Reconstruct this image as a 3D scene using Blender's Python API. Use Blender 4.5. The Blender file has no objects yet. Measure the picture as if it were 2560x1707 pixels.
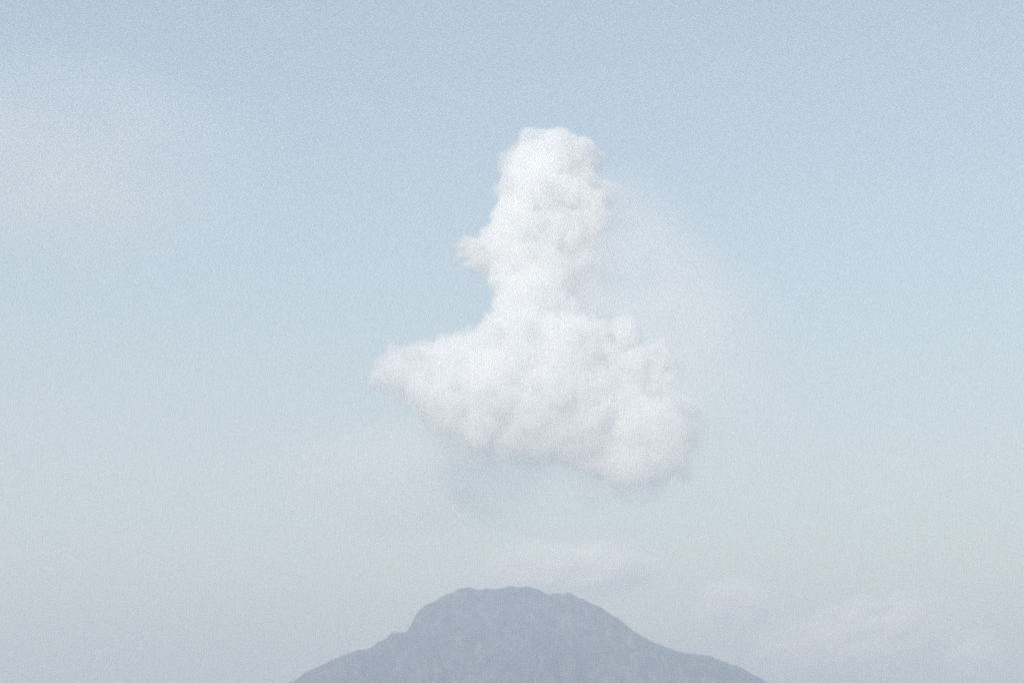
import bpy, math
import numpy as np
from mathutils import Vector, Matrix

# ------------------------------------------------------------------ camera
sc = bpy.context.scene
LENS = 70.0                      # mm on a 36 mm wide frame
PITCH = math.radians(14.1)       # looking up over the summit
CAM = Vector((0.0, 0.0, 2.0))
cam_data = bpy.data.cameras.new('camera')
cam_data.lens = LENS
cam_data.sensor_width = 36.0
cam_data.clip_start = 1.0
cam_data.clip_end = 500000.0
cam = bpy.data.objects.new('camera', cam_data)
sc.collection.objects.link(cam)
cam.location = CAM
cam.rotation_euler = (math.radians(90) + PITCH, 0, 0)
sc.camera = cam

# ------------------------------------------------------------------ sky and sun
SUN_EL = math.radians(25)
SUN_AZ = math.radians(-156)      # from +Y (the view direction) towards +X
world = bpy.data.worlds.new('World')
sc.world = world
world.use_nodes = True
wn = world.node_tree
wn.nodes.clear()
sky = wn.nodes.new('ShaderNodeTexSky')
sky.sky_type = 'NISHITA'
sky.sun_disc = False
sky.sun_elevation = SUN_EL
sky.sun_rotation = SUN_AZ % (2 * math.pi)
sky.altitude = 200
sky.air_density = 1.55
sky.dust_density = 1.3
sky.ozone_density = 1.5
bg = wn.nodes.new('ShaderNodeBackground')
bg.inputs['Strength'].default_value = 0.14
wo = wn.nodes.new('ShaderNodeOutputWorld')
wn.links.new(sky.outputs[0], bg.inputs['Color'])
wn.links.new(bg.outputs[0], wo.inputs['Surface'])

sun_data = bpy.data.lights.new('sun', 'SUN')
sun_data.energy = 4.2
sun_data.angle = math.radians(0.5)
sun_data.color = (1.0, 0.988, 0.978)
sun = bpy.data.objects.new('sun', sun_data)
sc.collection.objects.link(sun)
to_sun = Vector((math.sin(SUN_AZ) * math.cos(SUN_EL), math.cos(SUN_AZ) * math.cos(SUN_EL), math.sin(SUN_EL)))
sun.rotation_euler = to_sun.to_track_quat('Z', 'Y').to_euler()
sun.location = (0, 0, 9000)

sc.view_settings.view_transform = 'Standard'
sc.view_settings.look = 'None'
sc.view_settings.gamma = 1.0
sc.view_settings.use_curve_mapping = False
sc.view_settings.exposure = 0.08

sc.cycles.max_bounces = 32
sc.cycles.volume_bounces = 28
sc.cycles.diffuse_bounces = 2
sc.cycles.use_denoising = False
sc.cycles.use_adaptive_sampling = False
sc.cycles.filter_width = 2.0
sc.cycles.volume_max_steps = 256
HAZE_DENSITY = 1.3e-4

# ------------------------------------------------------------------ helpers
FPX = LENS / 36.0 * 2560.0
CP, SP = math.cos(PITCH), math.sin(PITCH)


def at(px, py, Y):
    """World point seen at photograph pixel (px, py) at the ground distance Y."""
    u = (px - 1280.0) / FPX
    v = (853.5 - py) / FPX
    dx, dy, dz = u, CP - v * SP, SP + v * CP
    t = Y / dy
    return np.array((dx * t, Y, CAM.z + dz * t))


def mesh_from(name, verts, faces):
    verts = np.ascontiguousarray(verts, dtype=np.float32)
    faces = np.ascontiguousarray(faces, dtype=np.int32)
    k = faces.shape[1]
    me = bpy.data.meshes.new(name)
    me.vertices.add(len(verts))
    me.vertices.foreach_set('co', verts.ravel())
    me.loops.add(faces.size)
    me.loops.foreach_set('vertex_index', faces.ravel())
    me.polygons.add(len(faces))
    me.polygons.foreach_set('loop_start', np.arange(0, faces.size, k, dtype=np.int32))
    me.update(calc_edges=True)
    me.validate()
    return me


def link(name, me, mat, parent=None, **props):
    o = bpy.data.objects.new(name, me)
    sc.collection.objects.link(o)
    if mat:
        me.materials.append(mat)
    if parent:
        o.parent = parent
    for k, v in props.items():
        o[k] = v
    return o


def new_mat(name):
    m = bpy.data.materials.new(name)
    m.use_nodes = True
    m.node_tree.nodes.clear()
    return m, m.node_tree.nodes, m.node_tree.links


def refine(a, axis, n_fine, spacing, wavelength):
    """Cubic B-spline interpolation of a coarse lattice along one axis."""
    t = np.arange(n_fine) * spacing / wavelength + 1.0
    i = np.floor(t).astype(int)
    f = (t - i).astype(np.float32)
    w = ((1 - f) ** 3 / 6, (3 * f ** 3 - 6 * f ** 2 + 4) / 6, (-3 * f ** 3 + 3 * f ** 2 + 3 * f + 1) / 6, f ** 3 / 6)
    sh = [1] * a.ndim
    sh[axis] = n_fine
    out = 0
    for k in range(4):
        out = out + np.take(a, i - 1 + k, axis=axis) * w[k].reshape(sh)
    return out


def lattice_noise(shape, spacing, wavelength, rng):
    a = rng.standard_normal([int(n * spacing / wavelength) + 5 for n in shape]).astype(np.float32)
    for ax, n in enumerate(shape):
        a = refine(a, ax, n, spacing, wavelength)
    return a / (a.std() + 1e-9)


def surface_net(F, iso, origin, h):
    """Closed quad surface of F < iso on a regular grid (naive surface nets)."""
    inside = F < iso
    nx, ny, nz = F.shape
    c = np.zeros((nx - 1, ny - 1, nz - 1), np.uint8)
    for a in (0, 1):
        for b in (0, 1):
            for d in (0, 1):
                c += inside[a:nx - 1 + a, b:ny - 1 + b, d:nz - 1 + d]
    ci = np.argwhere((c > 0) & (c < 8))
    idx = np.full(c.shape, -1, np.int32)
    idx[ci[:, 0], ci[:, 1], ci[:, 2]] = np.arange(len(ci), dtype=np.int32)
    acc = np.zeros((len(ci), 3), np.float64)
    cnt = np.zeros(len(ci))
    corners = [(a, b, d) for a in (0, 1) for b in (0, 1) for d in (0, 1)]
    val = {k: F[ci[:, 0] + k[0], ci[:, 1] + k[1], ci[:, 2] + k[2]] - iso for k in corners}
    for p in corners:
        for ax in range(3):
            if p[ax] == 0:
                q = list(p); q[ax] = 1; q = tuple(q)
                m = (val[p] < 0) != (val[q] < 0)
                t = val[p][m] / (val[p][m] - val[q][m])
                pos = np.tile(np.array(p, float), (m.sum(), 1))
                pos[:, ax] = t
                acc[m] += pos
                cnt[m] += 1
    verts = (ci + acc / cnt[:, None]) * h + origin
    quads = []
    for ax in range(3):
        s0 = [slice(None)] * 3; s1 = [slice(None)] * 3
        s0[ax] = slice(0, -1); s1[ax] = slice(1, None)
        A, B = inside[tuple(s0)], inside[tuple(s1)]
        e = np.argwhere(A != B)
        o1, o2 = (ax + 1) % 3, (ax + 2) % 3
        ok = (e[:, o1] > 0) & (e[:, o2] > 0) & (e[:, o1] < F.shape[o1] - 1) & (e[:, o2] < F.shape[o2] - 1)
        e = e[ok]
        flip = ~A[e[:, 0], e[:, 1], e[:, 2]]
        def g(da, db):
            k = e.copy(); k[:, o1] += da; k[:, o2] += db
            return idx[k[:, 0], k[:, 1], k[:, 2]]
        q = np.stack((g(-1, -1), g(0, -1), g(0, 0), g(-1, 0)), 1)
        q[flip] = q[flip][:, ::-1]
        quads.append(q)
    return verts, np.concatenate(quads)


# ------------------------------------------------------------------ mountain
DM = 12000.0                     # distance of the summit ridge
trace = [(-900, 2128), (-300, 2060), (200, 1945), (480, 1832), (640, 1752),
         (727, 1707), (765, 1682), (809, 1657.5), (852, 1636), (880, 1630), (904, 1629), (931, 1619), (945, 1603), (967, 1595),
         (977, 1582), (988, 1577.5), (999, 1579), (1016, 1579), (1024, 1568), (1035, 1546), (1048, 1524), (1070, 1511),
         (1097, 1495), (1130, 1478), (1146, 1468), (1168, 1464), (1190, 1470), (1222, 1471), (1244, 1470), (1277, 1466),
         (1326, 1463), (1342, 1470), (1367, 1481), (1402, 1483), (1413, 1479), (1421, 1475), (1440, 1482), (1462, 1497),
         (1489, 1513), (1516, 1530), (1549, 1551), (1582, 1573), (1614, 1592), (1641, 1609), (1669, 1624), (1701, 1628),
         (1723, 1634), (1756, 1633), (1775, 1638.5), (1816, 1656), (1854, 1674), (1886, 1690), (1919, 1707),
         (2000, 1752), (2150, 1835), (2400, 1940), (2900, 2055), (3500, 2128)]
pw = np.array([at(x, y, DM) for x, y in trace])
PX, PZ = pw[:, 0], pw[:, 2]
xx = np.arange(-6000, 6000, 10.0)
zz = np.interp(xx, PX, PZ)
kern = np.exp(-0.5 * (np.arange(-40, 41) / 13.0) ** 2); kern /= kern.sum()
zs = np.convolve(np.pad(zz, 40, mode='edge'), kern, mode='valid')       # broad shape of the profile
rng = np.random.default_rng(7)
for wl, amp in ((90, 3.5), (45, 3.0), (22, 2.2)):
    jag = lattice_noise((len(xx),), 10.0, wl, rng)
    zz = zz + amp * jag * (np.abs(xx) < 2500)                            # broken rock along the skyline

hx = 14.0
GX = np.arange(-3600, 3601, hx)
GY = np.arange(-2600, 2601, hx)
X, DY = np.meshgrid(GX, GY, indexing='ij')
xl, xr = at(1130, 1478, DM)[0], at(1440, 1482, DM)[0]


def prof_s(x):
    return np.interp(x, xx, zs)


ady = np.abs(DY) * 1.12
out_l, out_r = np.maximum(xl - X, 0), np.maximum(X - xr, 0)
left = prof_s(xl - np.hypot(out_l, ady))
right = prof_s(xr + np.hypot(out_r, ady))
wgt = np.clip((X - xl) / (xr - xl), 0, 1)
wgt = wgt * wgt * (3 - 2 * wgt)
dropl = prof_s(xl) - prof_s(xl - ady)
dropr = prof_s(xr) - prof_s(xr + ady)
mid = prof_s(X) - (1 - wgt) * dropl - wgt * dropr
H = np.where(X < xl, left, np.where(X > xr, right, mid))
# the crest itself: sharp knobs that die away down both faces
crest = np.interp(X, xx, zz) - prof_s(X)
H += crest * np.exp(-(DY / np.where(crest > 0, 130.0, 420.0)) ** 2)
# gullies and spurs running down the faces, finer towards the crest
shp = X.shape
away = 1 - np.exp(-np.abs(DY) / 170.0)
cx = 0.5 * (xl + xr)
ang = np.arctan2(DY, (X - cx) * 0.8)
rad = np.hypot((X - cx) * 0.8, DY)
warp = lattice_noise(shp, hx, 520, rng)
warp2 = lattice_noise(shp, hx, 150, rng)
a2 = ang + 0.10 * warp + 0.03 * warp2


def ribs(n, seed):
    r = np.random.default_rng(seed)
    tab = r.standard_normal(n + 3)
    t = (a2 / (2 * math.pi) + 0.5) * n
    i = np.floor(t).astype(int) % n
    f = t - np.floor(t)
    f = f * f * (3 - 2 * f)
    return tab[i] * (1 - f) + tab[(i + 1) % n] * f


g1 = -np.abs(ribs(26, 1))
g2 = -np.abs(ribs(84, 2))
g3 = -np.abs(ribs(210, 3))
H += away * np.clip(rad / 900, 0.25, 1.3) * (80 * (g1 + 0.6) + 55 * (g2 + 0.6) + 22 * (g3 + 0.6))
H += (0.25 + away) * (10 * lattice_noise(shp, hx, 90, rng) + 5.0 * lattice_noise(shp, hx, 42, rng)) * 0.55
H += 2.2 * lattice_noise(shp, hx, 28, rng)
edge = np.clip((3600 - np.abs(X)) / 700, 0, 1) * np.clip((2600 - np.abs(DY)) / 700, 0, 1)
H = H * edge - 25 * (1 - edge)
# nothing in front of or behind the crest may stand above it
far = (DM + DY) / DM
cap = CAM.z + (np.interp(X / far, xx, zz) - CAM.z) * far - 1.0 - 0.05 * np.abs(DY)
H = np.where(np.abs(DY) > 20, np.minimum(H, cap + 3.0 * lattice_noise(shp, hx, 40, rng).clip(-1, 0)), H)
nx, ny = shp
I = np.arange(nx * ny).reshape(shp)
faces = np.stack((I[:-1, :-1], I[1:, :-1], I[1:, 1:], I[:-1, 1:]), -1).reshape(-1, 4)

m, N, L = new_mat('mountain_rock_and_scrub')
bs = N.new('ShaderNodeBsdfPrincipled')
bs.inputs['Roughness'].default_value = 0.95
bs.inputs['Specular IOR Level'].default_value = 0.1
geo = N.new('ShaderNodeNewGeometry')
tc = N.new('ShaderNodeTexCoord')
mp = N.new('ShaderNodeMapping'); mp.inputs['Scale'].default_value = (1.0, 0.4, 0.3)
n1 = N.new('ShaderNodeTexNoise'); n1.inputs['Scale'].default_value = 0.02; n1.inputs['Detail'].default_value = 9; n1.inputs['Roughness'].default_value = 0.62
r1 = N.new('ShaderNodeValToRGB')
r1.color_ramp.elements[0].position = 0.36; r1.color_ramp.elements[0].color = (0.028, 0.036, 0.032, 1)
r1.color_ramp.elements[1].position = 0.66; r1.color_ramp.elements[1].color = (0.20, 0.165, 0.165, 1)
e = r1.color_ramp.elements.new(0.52); e.color = (0.085, 0.080, 0.075, 1)
L.new(tc.outputs['Object'], mp.inputs['Vector'])
L.new(mp.outputs[0], n1.inputs['Vector'])
L.new(n1.outputs['Fac'], r1.inputs['Fac'])
L.new(r1.outputs[0], bs.inputs['Base Color'])
mo = N.new('ShaderNodeOutputMaterial')
L.new(bs.outputs[0], mo.inputs['Surface'])
me = mesh_from('mountain', np.stack((X, DY, H), -1).reshape(-1, 3), faces)
me.polygons.foreach_set('use_smooth', np.ones(len(faces), bool))
mt = link('mountain', me, m, kind='structure', label='hazy blue-grey flat-topped mountain peak rising from the bottom edge', category='mountain')
mt.location = (0, DM, 0)

# ------------------------------------------------------------------ ground sheet to the horizon (below the frame)
m, N, L = new_mat('plain_dry_grass')
bs = N.new('ShaderNodeBsdfPrincipled'); bs.inputs['Roughness'].default_value = 0.95
n1 = N.new('ShaderNodeTexNoise'); n1.inputs['Scale'].default_value = 0.004; n1.inputs['Detail'].default_value = 8
tc = N.new('ShaderNodeTexCoord')
r1 = N.new('ShaderNodeValToRGB')
r1.color_ramp.elements[0].position = 0.35; r1.color_ramp.elements[0].color = (0.16, 0.16, 0.08, 1)
r1.color_ramp.elements[1].position = 0.7; r1.color_ramp.elements[1].color = (0.42, 0.36, 0.26, 1)
L.new(tc.outputs['Object'], n1.inputs['Vector']); L.new(n1.outputs['Fac'], r1.inputs['Fac']); L.new(r1.outputs[0], bs.inputs['Base Color'])
mo = N.new('ShaderNodeOutputMaterial'); L.new(bs.outputs[0], mo.inputs['Surface'])
S = 58000.0
gx = np.linspace(-S, S, 41)
A, B = np.meshgrid(gx, gx, indexing='ij')
Z = np.zeros_like(A)
I = np.arange(A.size).reshape(A.shape)
faces = np.stack((I[:-1, :-1], I[1:, :-1], I[1:, 1:], I[:-1, 1:]), -1).reshape(-1, 4)
link('ground', mesh_from('ground', np.stack((A, B, Z), -1).reshape(-1, 3), faces), m, kind='structure')

# ------------------------------------------------------------------ the air: one closed box of pale haze
top = float(H.max()) + 40.0
m, N, L = new_mat('haze_air')
pv = N.new('ShaderNodeVolumePrincipled')
pv.inputs['Color'].default_value = (0.70, 0.80, 1.0, 1)
pv.inputs['Absorption Color'].default_value = (0.4, 0.4, 0.4, 1)
pv.inputs['Density'].default_value = HAZE_DENSITY
pv.inputs['Anisotropy'].default_value = 0.0
mo = N.new('ShaderNodeOutputMaterial'); L.new(pv.outputs[0], mo.inputs['Volume'])
b = 60000.0
v = [(x, y, z) for x in (-b, b) for y in (-b, b) for z in (-40.0, top)]
f = [(0, 1, 3, 2), (4, 6, 7, 5), (0, 4, 5, 1), (2, 3, 7, 6), (0, 2, 6, 4), (1, 5, 7, 3)]
link('haze', mesh_from('haze', v, f), m, kind='stuff')

# ------------------------------------------------------------------ the cumulus cloud
DC = 13000.0
# photograph pixel x, y, radius, offset towards (-) or away from (+) the camera in metres
blobs = [(1390, 400, 76, 0), (1338, 398, 62, 0), (1290, 405, 34, 0), (1455, 405, 56, 30), (1490, 400, 30, 40), (1338, 480, 94, 0), (1420, 480, 84, 40),
         (1275, 545, 52, -20), (1318, 570, 94, 0), (1395, 590, 88, 20), (1455, 490, 70, 30), (1462, 565, 66, 40), (1440, 645, 66, 40), (1300, 645, 80, 0), (1370, 680, 80, 20),
         (1180, 622, 38, -40), (1222, 632, 50, -20), (1152, 634, 18, -40), (1190, 655, 30, -40), (1250, 610, 50, -20), (1256, 690, 46, -20),
         (1330, 740, 88, 0), (1270, 765, 46, -20), (1380, 770, 64, 30), (1278, 802, 48, -30),
         (1300, 880, 108, -40), (1400, 890, 115, 0), (1215, 912, 74, -60), (1140, 918, 76, -40), (1060, 925, 66, -20), (1030, 955, 46, -10),
         (992, 928, 54, 0), (950, 943, 32, 0), (1500, 880, 82, 30), (1552, 834, 48, 10), (1575, 860, 36, 10), (1612, 905, 48, 30), (1650, 893, 42, 30),
         (1572, 930, 70, 20), (1640, 945, 40, 20), (1250, 990, 100, -60), (1380, 990, 120, -30), (1500, 990, 95, 0), (1150, 975, 66, -40), (1070, 965, 40, -10),
         (1660, 1040, 66, -80), (1700, 1022, 40, -90), (1590, 1065, 80, -70), (1665, 1105, 66, -80), (1600, 1120, 66, -60), (1510, 1080, 70, -40),
         (1300, 1068, 66, -90), (1400, 1075, 74, -100), (1215, 1050, 62, -80), (1130, 1030, 46, -50), (1340, 1030, 76, -120), (1450, 1060, 76, -110),
         (1125, 868, 42, -40), (1062, 884, 36, -20), (994, 893, 30, 0), (1185, 864, 38, -40), (1010, 950, 48, -10), (1190, 1090, 50, -90), (1280, 1112, 52, -110), (1360, 1118, 54, -120), (1430, 1130, 54, -120), (1060, 978, 62, -20), (1105, 1010, 66, -40),
         (1560, 1010, 66, -70), (1620, 1004, 50, -80), (1700, 1085, 48, -90), (1690, 1150, 48, -80), (1640, 1165, 58, -90), (1570, 1165, 56, -80), (1510, 1150, 54, -70), (1450, 1110, 60, -80)]
soft_blobs = [(1455, 570, 76, 60), (1460, 650, 76, 60), (1445, 730, 66, 50), (1490, 760, 50, 50), (1500, 500, 50, 50),
              (1205, 1075, 70, 0), (1300, 1090, 74, 0), (1400, 1100, 84, 0), (1115, 1065, 64, -20), (1160, 1100, 60, 0), (1250, 1115, 60, 20), (1340, 1125, 64, 20),
              (1625, 1180, 62, -70), (1545, 1195, 56, -50), (1485, 1212, 46, -40), (1570, 1222, 40, -40), (1680, 1140, 60, -80), (1470, 1130, 70, -20),
              (1000, 985, 44, 0), (1720, 1060, 50, -80), (1640, 990, 60, -20)]
h = 8.0
cm = DC / FPX / (CP ** 1)
cw = []
for px, py, r, off in blobs + soft_blobs:
    p = at(px, py, DC + off)
    cw.append((*p, r * (DC + off) / FPX * 1.07))
cw = np.array(cw)
pad = 330.0
lo = cw[:, :3].min(0) - cw[:, 3].max() * 0.3 - pad
hi = cw[:, :3].max(0) + cw[:, 3].max() * 0.3 + pad
lo[1] = DC - 620.0; hi[1] = DC + 560.0
dims = [int(math.ceil((hi[i] - lo[i]) / (2 * h))) * 2 + 1 for i in range(3)]
hc = 2 * h
cd = [(n - 1) // 2 + 5 for n in dims]
ax = [lo[i] + (np.arange(cd[i]) - 1) * hc for i in range(3)]
gx, gy, gz = np.meshgrid(*ax, indexing='ij')
K = 10.0
acc = np.zeros(gx.shape)
q = 0
for x, y, z, r in cw:
    d = np.sqrt((gx - x) ** 2 + (gy - y) ** 2 + (gz - z) ** 2) - r
    acc += np.exp(-np.clip(d, -900, 2500) / K)
    q += 1
    if q == len(blobs):
        sd_core = -K * np.log(acc + 1e-30)               # the dense, bright body alone
sd = -K * np.log(acc + 1e-30)                            # with its thin, dissolving margins
soft = np.zeros(gx.shape)


def soften(px, py, r, amt):
    c = at(px, py, DC)
    global soft
    q = ((gx - c[0]) ** 2 + (gz - c[2]) ** 2) / (r * DC / FPX) ** 2
    soft = np.maximum(soft, amt * np.exp(-q))


for s in ((1590, 590, 110, 1.0), (1500, 690, 65, 0.7), (1250, 1185, 85, 1.0), (1400, 1200, 85, 1.0), (1600, 1235, 95, 1.0), (1760, 1110, 70, 0.9), (1530, 640, 80, 0.9), (1130, 1120, 70, 0.9), (1090, 1110, 110, 0.8), (1800, 1140, 70, 0.7),
          (1600, 1290, 100, 0.8), (1000, 1020, 60, 0.5)):
    soften(*s)


def upsample(a):
    a = a.astype(np.float32)
    for k in range(3):
        a = refine(a, k, dims[k], h, hc)
    return a


SD, CORE, SOFT = upsample(sd), upsample(sd_core), np.clip(upsample(soft), 0, 1)
rng = np.random.default_rng(21)
ft = [int(math.ceil(n / 24)) * 24 for n in dims]
spec = np.fft.rfftn(rng.standard_normal(ft, dtype=np.float32))
kk = np.sqrt(np.fft.fftfreq(ft[0], h)[:, None, None] ** 2 + np.fft.fftfreq(ft[1], h)[None, :, None] ** 2 + np.fft.rfftfreq(ft[2], h)[None, None, :] ** 2)
kk[0, 0, 0] = 1e-9
kk = np.log(kk).astype(np.float32)


def band(filt):
    """Even-in-all-directions noise: white noise filtered in frequency."""
    a = np.fft.irfftn(spec * filt, s=ft, axes=(0, 1, 2))[:dims[0], :dims[1], :dims[2]].astype(np.float32)
    return a / a.std()


def octave(wl):
    return band(np.exp(-(kk + math.log(wl * 1.6)) ** 2 / (2 * 0.38 ** 2)))


bill = np.zeros(dims, np.float32)
for wl, amp in ((300, 15), (170, 19), (95, 11), (54, 6), (30, 2.5)):
    bill += amp * (np.abs(octave(wl)) - 0.75)
wisp = 62.0 * band(np.where(kk > math.log(1 / 900.0), np.exp(-1.75 * kk), 0) * (kk < math.log(1 / 30.0)))
OUTER = SD - bill * (1 - 0.7 * SOFT) - wisp * SOFT * 0.7
INNER = CORE - bill * (1 - 0.5 * SOFT) - wisp * SOFT * 0.5
LEVELS = ((OUTER - 14 - 40 * SOFT, 0.0009), (OUTER + 10 + 30 * SOFT, 0.0022), (INNER + 2 + 35 * SOFT, 0.0058), (INNER + 22 + 70 * SOFT, 0.0072))


def cloud_mat(name, density, color=(1, 1, 1), aniso=0.0):
    m, N, L = new_mat(name)
    pv = N.new('ShaderNodeVolumeScatter')
    pv.inputs['Color'].default_value = (*color, 1)
    pv.inputs['Density'].default_value = density
    pv.inputs['Anisotropy'].default_value = aniso
    mo = N.new('ShaderNodeOutputMaterial'); L.new(pv.outputs[0], mo.inputs['Volume'])
    return m


root = None
centre = np.array((at(1340, 900, DC)))
for k, (F, den) in enumerate(LEVELS):
    for a in range(3):                                   # keep every hull closed inside its grid
        s = [slice(None)] * 3
        for b in (0, -1):
            s[a] = b
            F[tuple(s)] = 50.0
    V, Q = surface_net(F, 0.0, lo, h)
    me = mesh_from('cumulus_cloud' if k == 0 else 'inner_vapour', V - centre, Q)
    mat = cloud_mat('cloud_vapour_%d' % k, den)
    if root is None:
        root = link('cumulus_cloud', me, mat, label='tall white cumulus cloud with narrow tower, floating above the mountain', category='cloud')
        root.location = centre
    else:
        link('inner_vapour', me, mat, root)
    print('cloud hull', k, len(V), len(Q))

# ------------------------------------------------------------------ thin veils of cloud around it
def veil(px, py, Y, rx, rz, ry, dens, label, seed, tilt=0.0, nscale=2.2, lo_=0.35, hi_=0.75):
    me = bpy.data.meshes.new('thin_cloud')
    n_u, n_v = 40, 22
    vs = [(0, 0, 1)]
    for i in range(1, n_v):
        th = math.pi * i / n_v
        for j in range(n_u):
            ph = 2 * math.pi * j / n_u
            vs.append((math.sin(th) * math.cos(ph), math.sin(th) * math.sin(ph), math.cos(th)))
    vs.append((0, 0, -1))
    fs = [(0, 1 + j, 1 + (j + 1) % n_u) for j in range(n_u)]
    for i in range(n_v - 2):
        for j in range(n_u):
            a = 1 + i * n_u + j; b = 1 + i * n_u + (j + 1) % n_u
            fs.append((a, a + n_u, b + n_u, b))
    last = len(vs) - 1; base = 1 + (n_v - 2) * n_u
    fs += [(last, base + (j + 1) % n_u, base + j) for j in range(n_u)]
    me.from_pydata(vs, [], fs)
    m, N, L = new_mat('thin_cloud_vapour')
    tc = N.new('ShaderNodeTexCoord')
    ln = N.new('ShaderNodeVectorMath'); ln.operation = 'LENGTH'
    L.new(tc.outputs['Object'], ln.inputs[0])
    fall = N.new('ShaderNodeMapRange'); fall.interpolation_type = 'SMOOTHSTEP'
    fall.inputs['From Min'].default_value = 1.0; fall.inputs['From Max'].default_value = 0.25
    L.new(ln.outputs['Value'], fall.inputs['Value'])
    mp = N.new('ShaderNodeMapping'); mp.inputs['Location'].default_value = (seed * 3.7, seed * 1.3, seed * 5.1)
    L.new(tc.outputs['Object'], mp.inputs['Vector'])
    nz = N.new('ShaderNodeTexNoise'); nz.inputs['Scale'].default_value = nscale; nz.inputs['Detail'].default_value = 6; nz.inputs['Roughness'].default_value = 0.58
    L.new(mp.outputs[0], nz.inputs['Vector'])
    rg = N.new('ShaderNodeMapRange'); rg.interpolation_type = 'SMOOTHSTEP'
    rg.inputs['From Min'].default_value = lo_; rg.inputs['From Max'].default_value = hi_
    L.new(nz.outputs['Fac'], rg.inputs['Value'])
    mu = N.new('ShaderNodeMath'); mu.operation = 'MULTIPLY'
    L.new(fall.outputs[0], mu.inputs[0]); L.new(rg.outputs[0], mu.inputs[1])
    mu2 = N.new('ShaderNodeMath'); mu2.operation = 'MULTIPLY'; mu2.inputs[1].default_value = dens
    L.new(mu.outputs[0], mu2.inputs[0])
    pv = N.new('ShaderNodeVolumeScatter'); pv.inputs['Anisotropy'].default_value = -0.2
    pv.inputs['Color'].default_value = (1.0, 0.968, 0.985, 1)
    L.new(mu2.outputs[0], pv.inputs['Density'])
    mo = N.new('ShaderNodeOutputMaterial'); L.new(pv.outputs[0], mo.inputs['Volume'])
    o = link('thin_cloud', me, m, label=label, category='cloud', group='thin veils of cloud')
    o.location = at(px, py, Y)
    k = Y / FPX
    o.scale = (rx * k, ry, rz * k)
    o.rotation_euler = (0, tilt, 0)
    return o


veil(1585, 640, 12960, 240, 310, 220, 0.0042, 'grey-lilac veil of thin cloud clinging to the tower of the cumulus', 1, tilt=math.radians(-24), lo_=0.25, hi_=0.7, nscale=2.0)
veil(1760, 870, 13000, 290, 420, 220, 0.0042, 'wide lilac veil of thin cloud sloping down beside the broad base of the cumulus', 8, tilt=math.radians(-20), lo_=0.25, hi_=0.72, nscale=2.0)
veil(1010, 1205, 14200, 440, 200, 420, 0.0038, 'flat grey-lilac veil of thin cloud under the base of the cumulus', 2, lo_=0.25, hi_=0.7)
veil(150, 400, 15500, 700, 400, 500, 0.0014, 'faint wide veil of cloud near the upper left corner', 3, tilt=math.radians(10), lo_=0.3, hi_=0.7, nscale=2.0)
veil(1430, 1425, 18000, 290, 95, 380, 0.024, 'small pale puff of thin cloud resting over the mountain summit', 4, nscale=2.6)
veil(1840, 1510, 20000, 120, 85, 420, 0.020, 'small faint puff beside the mountain shoulder', 5)
veil(2130, 1610, 26000, 420, 130, 800, 0.013, 'long pale bank of thin cloud low beyond the mountain flank', 6, tilt=math.radians(-14), nscale=4.2, lo_=0.42, hi_=0.72)
veil(2440, 1640, 30000, 95, 90, 520, 0.018, 'small faint puff in the lower right corner', 7)

# ------------------------------------------------------------------ high milky cloud sheet over the whole sky
m, N, L = new_mat('high_cloud_ice')
pv = N.new('ShaderNodeVolumeScatter')
pv.inputs['Color'].default_value = (1, 1, 1, 1)
pv.inputs['Density'].default_value = 0.14 / 400.0
pv.inputs['Anisotropy'].default_value = 0.0
mo = N.new('ShaderNodeOutputMaterial'); L.new(pv.outputs[0], mo.inputs['Volume'])
b = 220000.0
v = [(x, y, z) for x in (-b, b) for y in (-b, b) for z in (7000.0, 7400.0)]
f = [(0, 1, 3, 2), (4, 6, 7, 5), (0, 4, 5, 1), (2, 3, 7, 6), (0, 2, 6, 4), (1, 5, 7, 3)]
link('high_cloud_sheet', mesh_from('high_cloud_sheet', v, f), m, kind='stuff', label='thin milky sheet of high cloud over the whole sky')
print('scene built')
